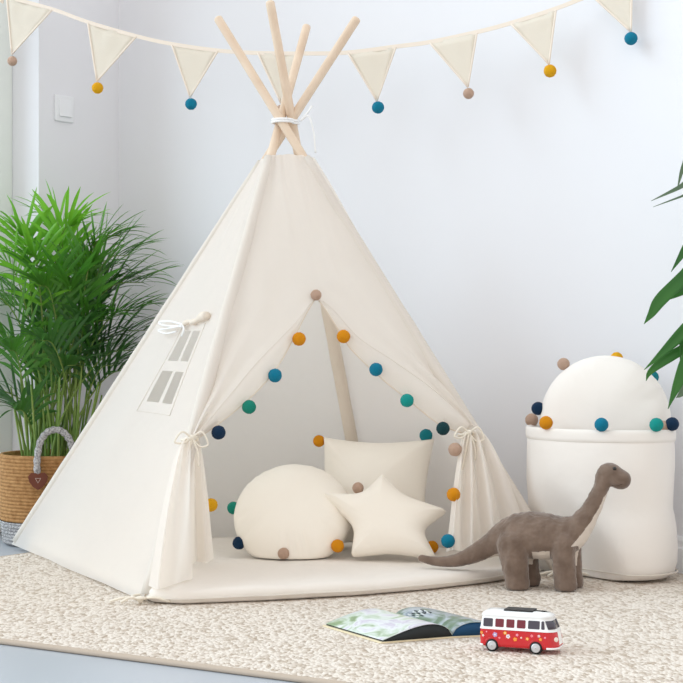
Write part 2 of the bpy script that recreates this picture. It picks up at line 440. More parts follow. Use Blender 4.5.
for x, y, x2, y2 in ((299, 334, 300, 327), (275, 370, 276, 366), (249, 402, 250, 399), (218.5, 428, 219, 421), (343.5, 333, 344, 329), (376, 365, 377, 362), (407, 396, 407, 390), (443, 424, 443, 419)):
    bm = bmesh.new(); add_tube(bm, [ray_front(x, y, .006), ray_front(x2, y2, .004)], .0012, 5)
    obj('pompom_thread', bm, CORD, flL)
# curtains hanging from the ties
def curtain(tie, topw, botpts, mids, nrow=26):
    """botpts: plan curve at the hem (world); gathered at the tie"""
    T = ray_front(*tie, .014); bc = bez(botpts, 8); n = len(bc)
    L = (bc[-1]-bc[0]); rows = []
    for i in range(nrow+1):
        s = i/nrow; e_ = s**.62 if s > 0 else 0
        row = []
        for j, q in enumerate(bc):
            u = j/(n-1)
            t_ = T+topw*(u-.5)+FN*.008*math.sin(u*PI*7)
            p = lerp(t_, q, s); h = lerp(t_, q, e_)
            p = Vector((h.x, h.y, p.z))
            p += FN*(.010*math.sin(u*PI*7+.6*s)*(1-s)**.5*(.3+s)*1.6)
            row.append(p)
        rows.append(row)
    bm = bmesh.new(); add_grid(bm, rows)
    return obj('door_curtain', bm, CANVAS, tent)
def Gz(px, py, z): return G(px, py, z)
cL = curtain(TL, Vector((.03, .015, 0)), [base['FL']+Vector((.004, -.005, .04)), Gz(158, 589, .045), Gz(172, 585, .045), Gz(184, 581, .045), Gz(193, 578, .045), Gz(190, 568, .05), Gz(196, 562, .05), Gz(206, 563, .05), Gz(214, 559, .05)], None)
hz_ = .075
cR = curtain(TR, Vector((.034, .015, 0)), [ray_front(446, 552, -.02), ray_front(453, 550, .022), ray_front(461, 551, -.028), ray_front(472, 552, .02), ray_front(483, 553, -.022), ray_front(495, 554, .018), ray_front(507, 555, -.02), ray_front(519, 556, .0), ray_front(535, 557, .0)], None)
pompom(cL, 'yellow', P(211, 505, 4.30), .0175)
pp(cR, 'beige', 455, 449.5, .03); pp(cR, 'orange', 453.5, 494.5, .03); pp(cR, 'blue', 448, 541, .02)
# curtain ties (bows)
def bow(tie, k, sgn):
    c_ = ray_front(*tie, .03); bm = bmesh.new()
    R = Vector((.94, .35, 0))*sgn
    ring = [c_-FN*.014+R*.02*math.cos(a)+FN*.020*math.sin(a)+Vector((0, 0, .003*math.sin(2*a))) for a in [2*PI*i/20 for i in range(20)]]
    add_tube(bm, ring, .0032, 6, closed=True)
    for dx, dz in ((-.045, -.012), (.04, -.02)):
        add_tube(bm, bez([c_+FN*.004, c_+R*dx*.6+Vector((0, 0, dz*.2+.014))+FN*.014, c_+R*dx+Vector((0, 0, dz))+FN*.012, c_+R*dx*.5+Vector((0, 0, dz*1.2))+FN*.008, c_+FN*.004], 6), .0026, 6)
    add_tube(bm, bez([c_+FN*.006, c_+R*-.012+Vector((0, 0, -.05))+FN*.012, c_+R*-.022+Vector((0, 0, -.1))+FN*.012], 6), .0026, 6)
    add_tube(bm, bez([c_+FN*.006, c_+R*.014+Vector((0, 0, -.04))+FN*.012, c_+R*.016+Vector((0, 0, -.075))+FN*.01], 6), .0026, 6)
    bmesh.ops.create_icosphere(bm, subdivisions=2, radius=.007, matrix=Matrix.Translation(c_+FN*.006))
    obj('curtain_tie', bm, CORD, tent)
bow(TL, 'FL', 1); bow((468, 433), 'FR', 1)
# lashing where the poles cross
bm = bmesh.new()
zl = P(290, 121, 4.54).z
cs = [pole_at(k, zl) for k in base]; cc = sum(cs, Vector())/4
for h in (.004, .0105):
    ring = []
    for a in [2*PI*i/40 for i in range(40)]:
        d = Vector((math.cos(a), math.sin(a), 0)); rr = max((c_-cc).dot(d) for c_ in cs)+.0155
        ring.append(cc+d*rr+Vector((0, 0, h-.008)))
    add_tube(bm, ring, .0034, 8, closed=True)
ex = cc+Vector((.042, -.02, 0))
add_tube(bm, bez([ex, ex+Vector((.022, -.01, .012)), ex+Vector((.036, -.01, -.03)), ex+Vector((.042, -.01, -.09))], 8), .0028, 6)
add_tube(bm, bez([ex, ex+Vector((.02, -.01, .022)), ex+Vector((.032, -.01, .04))], 8), .0028, 6)
obj('lashing_cord', bm, CORDW, tent)
# ties at the two front feet
for k, off in (('FL', -.012), ('FR', .0)):
    c_ = base[k]+Vector((off, -.03, .011)); bm = bmesh.new()
    for a in (2.9, 3.4, .3, -.15, 2.2):
        l_ = .045+.03*abs(math.sin(a*5))
        d = Vector((math.cos(a), -.3*abs(math.sin(a)), 0))
        add_tube(bm, bez([c_, c_+d*l_*.5+Vector((0, -.006, .006)), c_+d*l_+Vector((0, -.004, -.003))], 6), .0034, 6)
    add_tube(bm, [c_+Vector((.022*math.cos(2*PI*i/18), .018+.03*math.sin(2*PI*i/18), .004)) for i in range(18)], .0036, 6, closed=True)
    bmesh.ops.create_icosphere(bm, subdivisions=2, radius=.009, matrix=Matrix.Translation(c_))
    obj('corner_tie', bm, CORD, tent)

# ---------------------------------------------------------------- padded floor mat
fr = [Vector((-.452, 3.875, 0)), G(180, 605.5), G(270, 602), G(360, 597), G(430, 591), G(490, 584), Vector((.53, 4.35, 0)), Vector((.50, 4.42, 0)), Vector((.30, 4.66, 0)), Vector((.07, 4.9, 0)), Vector((-.4, 4.9, 0)), Vector((-.93, 4.885, 0)), Vector((-.78, 4.55, 0)), Vector((-.6, 4.17, 0))]
pm_ = thing('floor_mat', 'thick cream quilted floor mat lying inside the tent', 'mat', (-.2, 4.4, 0))
loop = []
for i in range(len(fr)):
    a, b_ = fr[i], fr[(i+1) % len(fr)]
    for k in range(6): loop.append(lerp(a, b_, k/6))
cen = sum(loop, Vector())/len(loop)
bm = bmesh.new(); rows = []
TH = .036
def shr(p, d):
    v = p-cen; return cen+v*(1-d/max(v.length, .01))
for d, z in ((.02, .001), (.004, .006), (0, TH*.45), (.003, TH*.75), (.012, TH*.97), (.03, TH), (.07, TH+.002), (.14, TH+.001), (.25, TH+.001), (.34, TH)):
    rows.append([shr(p, d)+Vector((0, 0, z+.004*nz(p, 8, z*8)*(z > .01))) for p in loop])
vs = add_grid(bm, rows, close=True); bm.faces.new(vs[-1]); bm.faces.new(vs[0][::-1])
bmesh.ops.recalc_face_normals(bm, faces=bm.faces)
obj('mat_pad', bm, MATC, pm_)
bm = bmesh.new(); add_tube(bm, [shr(p, -.001)+Vector((0, 0, TH*.42+.002*nz(p, 9, .3))) for p in loop], .0028, 6, closed=True)
obj('piping', bm, CANVAS_IN, pm_)

# ---------------------------------------------------------------- cushions
def seg_dist(p, poly_):
    best = 9
    for i in range(len(poly_)):
        a, b_ = poly_[i], poly_[(i+1) % len(poly_)]
        ab = b_-a; t = max(0, min(1, (p-a).dot(ab)/max(ab.length_squared, 1e-12)))
        best = min(best, (p-a-ab*t).length)
    return best
def cushion_bm(outline, T, D, rip=0.0, nr=22, wr=0.0, ripn=20, seed=0, flatten=0):
    bm = bmesh.new(); out = [Vector((p[0], p[1], 0)) for p in outline]
    n = len(out)
    for sgn in (1, -1):
        rows = []
        for i in range(nr+1):
            rho = math.sin(PI/2*i/nr) if i else .0
            row = []
            for k, p in enumerate(out):
                q = p*rho; d = seg_dist(q, out) if i < nr else 0
                x = min(d/D, 1); h = T*math.sqrt(max(0, 1-(1-x)**2))
                a = 2*PI*k/n
                edge = max(0, 1-d/(D*.55))
                h += rip*edge*(h/T+.15)*(.35+.65*max(0, -p.y/max(abs(p.y), .12)))*math.sin(a*ripn+3*math.sin(a*5+seed)) if i < nr else 0
                h += wr*nz((q.x*1, q.y*1, seed+sgn), 9, seed)*min(1, d/.02)
                row.append(Vector((q.x, q.y, sgn*h)))
            rows.append(row)
        add_grid(bm, rows, close=True)
    bmesh.ops.remove_doubles(bm, verts=bm.verts, dist=.0004)
    bmesh.ops.recalc_face_normals(bm, faces=bm.faces)
    return bm
def place(o, c_, normal, up_hint=Vector((0, 0, 1)), roll=0):
    z = normal.normalized(); x = up_hint.cross(z).normalized(); y = z.cross(x)
    M = Matrix((x, y, z)).transposed() @ Matrix.Rotation(roll, 3, 'Z')
    o.location = c_; o.rotation_euler = M.to_euler(); ORG[o.name] = Vector(c_); return M
def settle(o, root, M_, zmin):
    c0 = root.location
    for v in o.data.vertices:
        w_ = c0+M_ @ v.co
        if w_.z < zmin+.004:
            k = zmin+.004-w_.z; w_.z = zmin+.002*math.exp(-k*30)+.0005; v.co = M_.inverted() @ (w_-c0)
    return o
# round cushion lying back
RO = [(.163*math.cos(2*PI*k/96), .163*math.sin(2*PI*k/96)) for k in range(96)]
rc = thing('round_cushion', 'round cream cushion with gathered edge, lying at the left on the mat', 'cushion')
c_ = P(293, 512, 4.48); c_.z = .146
M = place(rc, c_, Vector((-.05, -.72, .60)))
settle(obj('cushion_body', cushion_bm(RO, .074, .14, rip=.009, wr=.008, ripn=19, seed=1), CUSH, rc, local=True), rc, M, .0385)
def on_rim(px, py, c0, M_, R):
    q = PL(px, py, c0, M_.col[2]); v = q-c0; l = M_.inverted() @ v; l.z = 0; return l
def rim_pom(parent, colour, px, py, c0, M_, dz=0.0, r=.0175):
    l = on_rim(px, py, c0, M_, 0); l.z = dz; return pompom(parent, colour, l, r, local=True)
rim_pom(rc, 'green', 233.5, 508, c_, M); rim_pom(rc, 'navy', 239, 543, c_, M)
pompom(rc, 'beige', M.inverted() @ (P(283.5, 553.5, 4.36)-c_), .0155, local=True); rim_pom(rc, 'orange', 338, 550, c_, M, .02); 
# square cushion at the back
sq = thing('square_cushion', 'square cream cushion leaning upright at the back of the tent', 'cushion')
so = []
for k in range(4):
    a = PI/4+k*PI/2; p0 = Vector((math.cos(a), math.sin(a)))*.158*math.sqrt(2); a2 = a+PI/2; p1 = Vector((math.cos(a2), math.sin(a2)))*.158*math.sqrt(2)
    for t in range(24):
        s = t/24; p = lerp(p0, p1, s); m_ = (p0+p1)/2
        so.append(tuple(p-m_.normalized()*.014*math.sin(PI*s)))
so = [(x*1.03, y) for x, y in so]
c2 = P(374, 490, 4.62); c2.z = .197
M2 = place(sq, c2, Vector((-.26, -.93, .34)))
settle(obj('cushion_body', cushion_bm(so, .060, .13, rip=.002, wr=.006, seed=4), CUSH, sq, local=True), sq, M2, .0385)
rim_pom(sq, 'orange', 319, 441, c2, M2, .0, .017); rim_pom(sq, 'petrol', 426, 435.5, c2, M2, .0, .0185)
rim_pom(sq, 'orange', 432, 547, c2, M2, 0, .0175)
# star cushion in front
stp = [(383, 474), (404, 496), (448, 511), (422, 530), (437, 559), (391, 553), (351, 557), (355, 527), (321, 494), (362, 495)]
st = thing('star_cushion', 'cream five-pointed star cushion leaning on the round cushion', 'cushion')
c3 = P(384, 521, 4.385); c3.z = .036+.075
N3 = Vector((-.1, -.86, .45)); M3 = place(st, c3, N3)
loc = []
for x, y in stp:
    l = on_rim(x, y, c3, M3, 0); loc.append(Vector((l.x, l.y, 0)))
def rounded(pts, n=10, r=.35):
    out = []
    for i, p in enumerate(pts):
        a, b_ = pts[i-1], pts[(i+1) % len(pts)]; rr = .16 if i % 2 == 0 else .3
        q0, q1 = lerp(p, a, rr), lerp(p, b_, rr)
        for k in range(n+1):
            t = k/n; out.append((1-t)**2*q0+2*t*(1-t)*p+t*t*q1)
    return out
settle(obj('cushion_body', cushion_bm([tuple(v)[:2] for v in rounded(loc)], .046, .062, wr=.006, nr=26, seed=6), CUSH, st, local=True), st, M3, .0385)
pompom(st, 'beige', M3.inverted() @ (P(358, 488, 4.47)-c3), .0155, local=True)

# ---------------------------------------------------------------- bunting
b0 = Vector((-1.1, 5.25, 0)); b1 = Vector((.80, 4.452, 0)); bd = (b1-b0).normalized(); bn = Vector((bd.y, -bd.x, 0))
def BP(px, py, off=0.0): return PL(px, py, b0+bn*off, bn)
tape = [(-10, -8), (7, -3), (52, 9), (88, 22), (136, 36), (172, 44), (218, 50.5), (258, 53), (302, 53.5), (348, 52.5), (396, 46.5), (430, 42), (477, 32), (511, 23), (556, 8.5), (593, -6), (632, -22), (655, -32)]
bu = thing('bunting', 'string of cream triangular flags with pompom tips across the wall', 'bunting', BP(300, 53))
bm = bmesh.new(); rows = []
tp = bez([CORN+LW*1.75+du*.004+Vector((0, 0, 2.43)), CORN+LW*1.15+du*.05+Vector((0, 0, 2.02))]+[BP(x, y) for x, y in tape], 6)
for p in tp:
    rows.append([p+Vector((0, 0, z))+bn*o for z, o in ((.006, .0015), (.006, -.0015), (-.006, -.0015), (-.006, .0015), (.006, .0015))])
add_grid(bm, rows)
obj('tape', bm, BUNTE, bu, smooth=False)
flags = [((7, -2), (52, 10), (12, 54), (12.3, 61), 'beige'), ((88, 23), (136, 37), (97, 81), (97.5, 88), 'yellow'),
         ((172, 45), (218, 51), (190, 97), (191, 104), 'blue'), ((258, 53), (302, 54), (281, 103), (281, 110), 'beige'),
         ((348, 53), (396, 47), (377, 101), (378, 107.5), 'blue'), ((430, 43), (477, 33), (468, 87), (468.5, 93.5), 'beige'),
         ((511, 24), (556, 10), (549, 64), (550, 71), 'yellow'), ((591, -5), (632, -21), (631, 32), (631, 38.5), 'blue')]
for i, (a, b_, c_, pm, colr) in enumerate(flags):
    A, B, C_ = BP(*a), BP(*b_), BP(*c_)
    bm = bmesh.new(); rows = []
    for r_ in range(9):
        t = r_/8; l, rr = lerp(A, C_, t), lerp(B, C_, t)
        rows.append([lerp(l, rr, k/8)+bn*(.003*math.sin(k/8*PI)*nz((k, r_, i), .5)*2*(1-t)) for k in range(9)])
    add_grid(bm, rows); bmesh.ops.remove_doubles(bm, verts=bm.verts, dist=.0002)
    fl = obj('flag', bm, BUNT, bu, solid=.002)
    bm = bmesh.new()
    for q in (A, B): add_tube(bm, [lerp(q, C_, t/8)+bn*.001 for t in range(9)], .0032, 6)
    obj('edge_piping', bm, BUNTE, fl)
    pompom(fl, colr, BP(*pm), .0178 if colr != 'beige' else .0155)

# ---------------------------------------------------------------- storage bag and the cushion in it
bc = Vector((.688, 4.352, 0))
bag = thing('storage_bag', 'tall padded cream fabric toy bag with pompoms round its rim', 'storage bag', bc, (0, 0, math.atan2(du.y, du.x)))
prof = [(.0, .004), (.7, .004), (.88, .008), (.965, .022), (1.0, .05), (1.01, .09), (.99, .135), (.965, .165), (.95, .185), (.955, .21), (.965, .25), (.97, .30), (.965, .345), (.96, .372)]
def bagpt0(rr, z, a):
    w = 1+.020*math.exp(-((z-.17)/.06)**2)*nz((math.cos(a)*1.5, math.sin(a)*1.5, z*40), 1.0, 6)+.014*nz((math.cos(a)*2, math.sin(a)*2, z*9), 1.3, 2)*(z > .02)
    return Vector((.214*rr*w*math.cos(a), .150*rr*w*math.sin(a), z+.010*nz((math.cos(a), math.sin(a), z*4), 2, 7)*(.03 < z < .33)))
BANG = math.atan2(du.y, du.x); RB = Matrix.Rotation(BANG, 3, 'Z'); RBI = RB.inverted()
tn = (edge_pt('BR', .02)-edge_pt('FR', .02)).cross(Vector((AX.x-.0, AX.y, 1.3))-edge_pt('FR', .02)).normalized()
if tn.x < 0: tn = -tn
tnh = Vector((tn.x, tn.y, 0)).normalized()
def bagpt(rr, z, a):
    p = bc+RB @ bagpt0(rr, z, a)
    g = (p-edge_pt('FR', .02)).dot(tn)-.022
    if g < 0: p = p-tnh*(g/tn.dot(tnh))
    return RBI @ (p-bc)
SEG = 72
bm = bmesh.new(); rows = [[bagpt(r_, z, 2*PI*k/SEG) for k in range(SEG)] for r_, z in prof]
rows += [[bagpt(.955, .374, 2*PI*k/SEG) for k in range(SEG)], [bagpt(.92, .372, 2*PI*k/SEG) for k in range(SEG)], [bagpt(.9, .3, 2*PI*k/SEG) for k in range(SEG)], [bagpt(.88, .1, 2*PI*k/SEG) for k in range(SEG)], [bagpt(.1, .06, 2*PI*k/SEG) for k in range(SEG)]]
vs = add_grid(bm, rows, close=True); bmesh.ops.remove_doubles(bm, verts=bm.verts, dist=.0001)
bmesh.ops.recalc_face_normals(bm, faces=bm.faces)
body = obj('bag_body', bm, BAGC, bag, local=True)
bm = bmesh.new()
cuff = [(.958, .362), (.975, .364), (.982, .372), (.984, .385), (.978, .393), (.965, .396), (.945, .394), (.93, .385), (.93, .366), (.958, .362)]
rows = [[bagpt(r_, z, 2*PI*k/SEG) for k in range(SEG)] for r_, z in cuff]
add_grid(bm, rows, close=True); bmesh.ops.recalc_face_normals(bm, faces=bm.faces)
rimo = obj('rim_cuff', bm, BAGC, bag, local=True)
bm = bmesh.new(); add_tube(bm, [bagpt(1.005, .024, 2*PI*k/SEG) for k in range(SEG)], .0022, 6, closed=True)
obj('bottom_seam', bm, CANVAS_IN, bag, local=True)
MB_ = Matrix.Rotation(math.atan2(du.y, du.x), 3, 'Z')
def bag_pom(colour, a, z=.41, rr=.99, r=.0178):
    p = Vector((.214*rr*math.cos(a), .150*rr*math.sin(a), z)); return pompom(rimo, colour, p, r, local=True)
def bag_ang(px, front=True):
    best = None
    for k in range(720):
        a = 2*PI*k/720; w = bc+MB_ @ Vector((.214*math.cos(a), .15*math.sin(a), .41))
        x = CX+w.x/w.y*F; isf = math.sin(a) < 0
        if isf == front and (best is None or abs(x-px) < best[0]): best = (abs(x-px), a)
    return best[1]
for colr, px, fr_ in (('orange', 545.5, True), ('blue', 601.5, True), ('teal', 657, True), ('navy', 674.5, True), ('beige', 531, False)):
    a = bag_ang(px, fr_); bag_pom(colr, a, .41 if fr_ else .408)
bag_pom('beige', bag_ang(668, True)+.1, .404, .90, .0145)
cu = thing('round_cushion', 'round cream cushion with gathered edge, standing in the fabric bag', 'cushion')
c4 = P(605, 417, bc.y); c4.z = .413
N4 = Vector((-.3, -.95, .06)); M4 = place(cu, c4, N4)
RO2 = [(0.174*math.cos(2*PI*k/96), 0.174*math.sin(2*PI*k/96)) for k in range(96)]
obj('cushion_body', cushion_bm(RO2, .062, .12, rip=.006, wr=.006, ripn=17, seed=9), BAGC, cu, local=True)
for colr, px, py, dz in (('beige', 563.5, 364, 0), ('yellow', 616, 358, -.012), ('petrol', 652, 377, -.012)): rim_pom(cu, colr, px, py, c4, M4, dz, .0165)
pompom(cu, 'navy', M4.inverted() @ (P(538, 408.5, bc.y+.05)-c4), .0178, local=True)

# ---------------------------------------------------------------- plush dinosaur
PX = 4.085/F
dl = G(544, 590); dl.y += .03
dino = thing('dinosaur_plush', 'grey-brown plush long-necked dinosaur standing in front of the cream bag', 'plush toy', dl, (0, 0, math.radians(-13)))
def D(x, y, l=0): return Vector(((x-544)*PX*1.025, l, (590-y)*PX))
spine = [(423, 563.5, 4), (436, 566, 5), (450, 566, 6), (462, 563.5, 7.3), (474, 558.5, 9), (486, 552, 11), (496, 546.5, 13), (505, 542, 16.5), (515, 538.5, 20.5), (526, 537, 23.5), (540, 537, 24), (554, 538, 22.5), (566, 537, 19.5), (576, 531, 15.5), (584.5, 521, 12), (591, 510, 9.8), (596.5, 498.5, 8.8), (601, 487, 8.3), (604, 478, 9), (607.5, 473, 10.5), (611, 473, 10.5), (614.5, 475.5, 10.2), (618, 478, 10.4), (620.5, 479, 10)]
bm = bmesh.new()
def ball(c_, r, sy=1.0):
    bmesh.ops.create_icosphere(bm, subdivisions=3, radius=1, matrix=Matrix.Translation(c_) @ Matrix.Diagonal((r, r*sy, r, 1)))
sp3 = bez([(x, y, r) for x, y, r in spine], 5)
for v in sp3:
    ball(D(v.x, v.y), v.z*PX, 1.0 if v.z < 13 else .92)
def leg(pts):
    q = bez([(x, y, l) for x, y, l, r in pts], 5); rq = bez([(r, 0, 0) for *_, r in pts], 5)
    for v, r in zip(q, rq): ball(D(v.x, v.y, v.z), r.x*PX)
for s in (-1, 1):
    fx = 0 if s < 0 else 7
    leg([(516+fx, 545, s*.030, 16), (518+fx, 560, s*.036, 14.5), (520+fx, 575, s*.037, 13), (521+fx, 584, s*.037, 13)])
    leg([(565+fx*.6, 542, s*.026, 13), (566+fx*.6, 560, s*.032, 12), (567+fx*.6, 575, s*.033, 11.3), (568+fx*.6, 584, s*.033, 11.8)])
for v in bm.verts: v.co.z = max(v.co.z, .0008)
tmp = bpy.data.meshes.new('tmp'); bm.to_mesh(tmp); bm.free()
to = bpy.data.objects.new('tmp', tmp); COL.objects.link(to)
md = to.modifiers.new('r', 'REMESH'); md.mode = 'VOXEL'; md.voxel_size = .0026
md = to.modifiers.new('s', 'SMOOTH'); md.factor = .5; md.iterations = 16
me = bpy.data.meshes.new_from_object(to.evaluated_get(bpy.context.evaluated_depsgraph_get()))
bpy.data.objects.remove(to); me.name = 'plush_body'
PLUSH = mat('brown_velour', (130, 111, 98), .95, [('noise', 38, .55, .008), ('noise', 700, .3, .001)], sheen=.35, vary=((104, 86, 74), 30, .22))
BELLY = mat('cream_velour', (214, 202, 190), .95, [('noise', 80, .3, .004)], sheen=.3)
me.materials.clear(); me.materials.append(PLUSH); me.materials.append(BELLY)
front_line = [Vector((x, y)) for x, y in ((480, 566), (505, 553), (527, 552), (557, 550), (572, 546), (583, 533), (591, 521.5), (598.5, 509), (604, 497), (610, 487.5))]
for p in me.polygons:
    p.use_smooth = True; c_ = p.center
    X, Y_ = 544+c_.x/(PX*1.025), 590-c_.z/PX
    p.material_index = 0
    for a, b_ in zip(front_line, front_line[1:]):
        if a.x <= X < b_.x:
            yl = lerp(a.y, b_.y, (X-a.x)/(b_.x-a.x)); fx_ = 4 if c_.y < 0 else 9; isleg = Y_ > 545 and (abs(X-515-fx_) < 16.5 or abs(X-562-fx_) < 13.8) and abs(c_.y) > .010
            if Y_ > yl and Y_ < 580 and not isleg and abs(c_.y) < .05: p.material_index = 1
    if Y_ > 567: p.material_index = 0
nrm = [v.normal.copy() for v in me.vertices]
for v, n_ in zip(me.vertices, nrm):
    q = v.co; hd_ = min(1, max(0, (.185-q.x)/.04))*min(1, max(.12, (q.x+.30)/.2))*.75
    v.co = q+n_*hd_*(.0030*noise.noise(Vector((q.x*75, q.y*20, q.z*22)))+.0016*noise.noise(q*130))
for v in me.vertices: v.co.z = max(v.co.z, .0006)
pb = link(bpy.data.objects.new('plush_body', me), dino)
EYE = mat('black_bead', (18, 16, 16), .15, spec=.6)
for s in (-1, 1):
    bm = bmesh.new(); bmesh.ops.create_icosphere(bm, subdivisions=3, radius=.005, matrix=Matrix.Translation(D(614.5, 467.5, s*.0190)))
    obj('eye', bm, EYE, dino, local=True, label='black bead eye')
bm = bmesh.new()
mth = [D(x, y, -l) for x, y, l in ((612, 484, .0235), (616, 484.5, .0245), (620, 483.5, .0235), (624, 481.5, .0190), (627.5, 479.5, .010))]
add_tube(bm, bez(mth, 5), .0009, 5)
obj('mouth_stitch', bm, mat('brown_thread', (84, 68, 58), .9), dino, local=True, label='dark stitched mouth')

# ---------------------------------------------------------------- open picture book
SF, SB = G(452, 638), G(403, 615)                       # spine, front end and back end
ev = (SB-SF); ev.z = 0
el = (G(383, 643.5)-SF); er = Vector((-el.x*1.02, -el.y*.55, 0))
el = Vector((el.x, el.y, 0)); ev = Vector((-.113, .188, 0))*1.05
book = thing('picture_book', 'open picture book lying face up on the rug beside the toy van', 'book', SF)
COVER = mat('cream_book_cover', (226, 212, 180), .6)
PAGEE = mat('dark_page_block', (44, 48, 50), .7)  # single dark tone filling the left block under the arched page
PAGEB = mat('blue_page_edges', (24, 72, 110), .6)
def page_mat(name, cols, sc_, seed):
    m = bpy.data.materials.new(name); m.use_nodes = True; nt = m.node_tree; N = nt.nodes; Lk = nt.links
    b = N['Principled BSDF']; b.inputs['Roughness'].default_value = .3
    tc = N.new('ShaderNodeTexCoord'); mp = N.new('ShaderNodeMapping'); mp.inputs['Location'].default_value = (seed, seed*.7, 0)
    n = N.new('ShaderNodeTexNoise'); n.inputs['Scale'].default_value = sc_; n.inputs['Detail'].default_value = 5; n.inputs['Distortion'].default_value = 1.2
    r = N.new('ShaderNodeValToRGB'); r.color_ramp.interpolation = 'LINEAR'
    el_ = r.color_ramp.elements
    while len(el_) < len(cols): el_.new(.5)
    for i, (p, c_) in enumerate(cols): el_[i].position = p; el_[i].color = (*s2l(c_), 1)
    Lk.new(tc.outputs['Object'], mp.inputs[0]); Lk.new(mp.outputs[0], n.inputs['Vector']); Lk.new(n.outputs['Fac'], r.inputs[0]); Lk.new(r.outputs[0], b.inputs['Base Color'])
    return m
PGL = page_mat('printed_page_left', [(.0, (80, 100, 92)), (.36, (136, 160, 118)), (.44, (192, 206, 190)), (.52, (222, 226, 228)), (.6, (196, 190, 206)), (.75, (236, 238, 240))], 14, 1.3)
PGR = page_mat('printed_page_right', [(.0, (60, 78, 74)), (.38, (104, 126, 104)), (.46, (140, 154, 152)), (.54, (176, 184, 192)), (.64, (126, 138, 150)), (.8, (190, 196, 206))], 16, 5.1)
bm = bmesh.new()
for e_ in (el, er):
    q = [SF-ev*.015, SF+e_*1.04-ev*.015, SF+e_*1.04+ev*1.02, SF+ev*1.02]
    if e_ is er: q = q[::-1]
    add_prism(bm, q, .0006, .0036)
bmesh.ops.recalc_face_normals(bm, faces=bm.faces)
obj('hard_cover', bm, COVER, book, smooth=False)
def arch(w, hgt, peak):
    """page profile from spine (0) to fore edge (1)"""
    return hgt*math.sin(PI*min(1, w**peak))
for side, e_, hg, pmt, edg in (('l', el, .026, PGL, PAGEE), ('r', er, .024, PGR, PAGEB)):
    nw = 20
    topc = [(w/nw, .0065+arch(w/nw, hg, .62)) for w in range(nw+1)]
    bm = bmesh.new(); rows = []
    for z0 in (0, 1):
        rows.append([SF+e_*w+ev*.0+Vector((0, 0, (.0037 if z0 == 0 else z))) for w, z in topc])
    add_grid(bm, rows)
    rows = [[p+ev for p in r_] for r_ in rows]; add_grid(bm, rows)
    add_grid(bm, [[rows[0][k]-ev*t for k in range(nw+1)] for t in (0, 1)])
    add_grid(bm, [[rows[1][k]-ev*t for k in range(nw+1)] for t in (0, 1)])
    add_grid(bm, [[rows[0][-1], rows[0][-1]-ev], [rows[1][-1], rows[1][-1]-ev]])
    bmesh.ops.remove_doubles(bm, verts=bm.verts, dist=.00005); bmesh.ops.recalc_face_normals(bm, faces=bm.faces)
    pgs = obj('page_block', bm, edg, book)
    bm = bmesh.new()
    add_grid(bm, [[SF+e_*(w*1.01)-ev*.006+ev*1.012*(k/10)+Vector((0, 0, z+.0006)) for w, z in topc] for k in range(11)])
    tpg = obj('printed_page', bm, pmt, book, solid=.0005, solid_off=1)
    if side == 'l':
        # lilac and green band of the picture
        pass
    # a striped animal drawn by the fold
    if side == 'r':
        bm = bmesh.new(); black = 0
        for k in range(7):
            w0 = .04+.035*k
            for t in range(3):
                a = .62+.07*t+.02*math.sin(k*2.1)
                pts = [SF+e_*(w0+.006*math.sin(t+k))+ev*(a+dt)+Vector((0, 0, .0066+arch(w0, hg, .62)+.0018)) for dt in (0, .03, .05)]
                add_tube(bm, pts, .0011, 5, mi=(k+t) % 2)
        obj('printed_stripes', bm, [mat('ink_black', (40, 42, 44), .4), mat('paper_white', (236, 236, 236), .4)], tpg)

# ---------------------------------------------------------------- toy van
VR, VF = G(496.5, 648.5), G(540, 651.5)
vd = (VF-VR); vd.z = 0
van = thing('toy_van', 'small red and white toy van with flower print on the rug', 'toy van', (VR+VF)/2, (0, 0, math.atan2(vd.y, vd.x)))
wb = vd.length
KX = wb/43.5                                             # metres per photo pixel along the van
RED = mat('red_enamel', (200, 22, 34), .25, coat=.4, spec=.5); WHT = mat('white_enamel', (240, 240, 240), .25, coat=.4, spec=.5)
GLS = mat('dark_toy_glass', (66, 60, 72), .08, spec=.6); GLR = mat('maroon_toy_glass', (112, 26, 44), .1, spec=.6)
BLK = mat('black_rubber', (26, 26, 28), .7); CHR = mat('silver_hub', (206, 208, 212), .3, metal=.6); SUN = mat('black_sunroof', (44, 42, 44), .5)
xr, xf = -wb/2-13.2*KX, wb/2+21*KX; HW = .034
def ring(z, inx=0.0, infr=0.0, w=HW, rc_=.012, n=9):
    a, b_ = xr+inx, xf-infr; out = []; rf_ = .021
    for cx_, cy_, a0_, rr in ((b_-rf_, w-rf_, 0, rf_), (a+rc_, w-rc_, PI/2, rc_), (a+rc_, -w+rc_, PI, rc_), (b_-rf_, -w+rf_, 1.5*PI, rf_)):
        for k in range(n):
            t = a0_+PI/2*k/(n-1); ex_ = 1
            out.append(Vector((cx_+rr*ex_*math.cos(t), cy_+rr*math.sin(t), z)))
    return out
ZB = .045
def vloft(secs, mats, name, cap_top=False, cap_bot=False, fm_=None):
    bm = bmesh.new(); vs = add_grid(bm, [ring(*s, n=25) for s in secs], close=True)
    if cap_top: bm.faces.new(vs[-1])
    if cap_bot: bm.faces.new(vs[0][::-1])
    bmesh.ops.recalc_face_normals(bm, faces=bm.faces)
    if fm_:
        for f in bm.faces: f.material_index = fm_(f.calc_center_median())
    return obj(name, bm, mats, van, local=True)
low = [(.0100, .004, .006, HW-.003), (.0115, .001, .002, HW-.001), (.016, 0, 0, HW)]+[(lerp(.016, ZB, k/24), 0, .0002*k, HW) for k in range(1, 25)]
vloft(low, [RED, WHT], 'lower_body', cap_bot=True, cap_top=True, fm_=lambda c_: 1 if (c_.x > xf-.010 and c_.z > .019+abs(c_.y)*1.7) else 0)
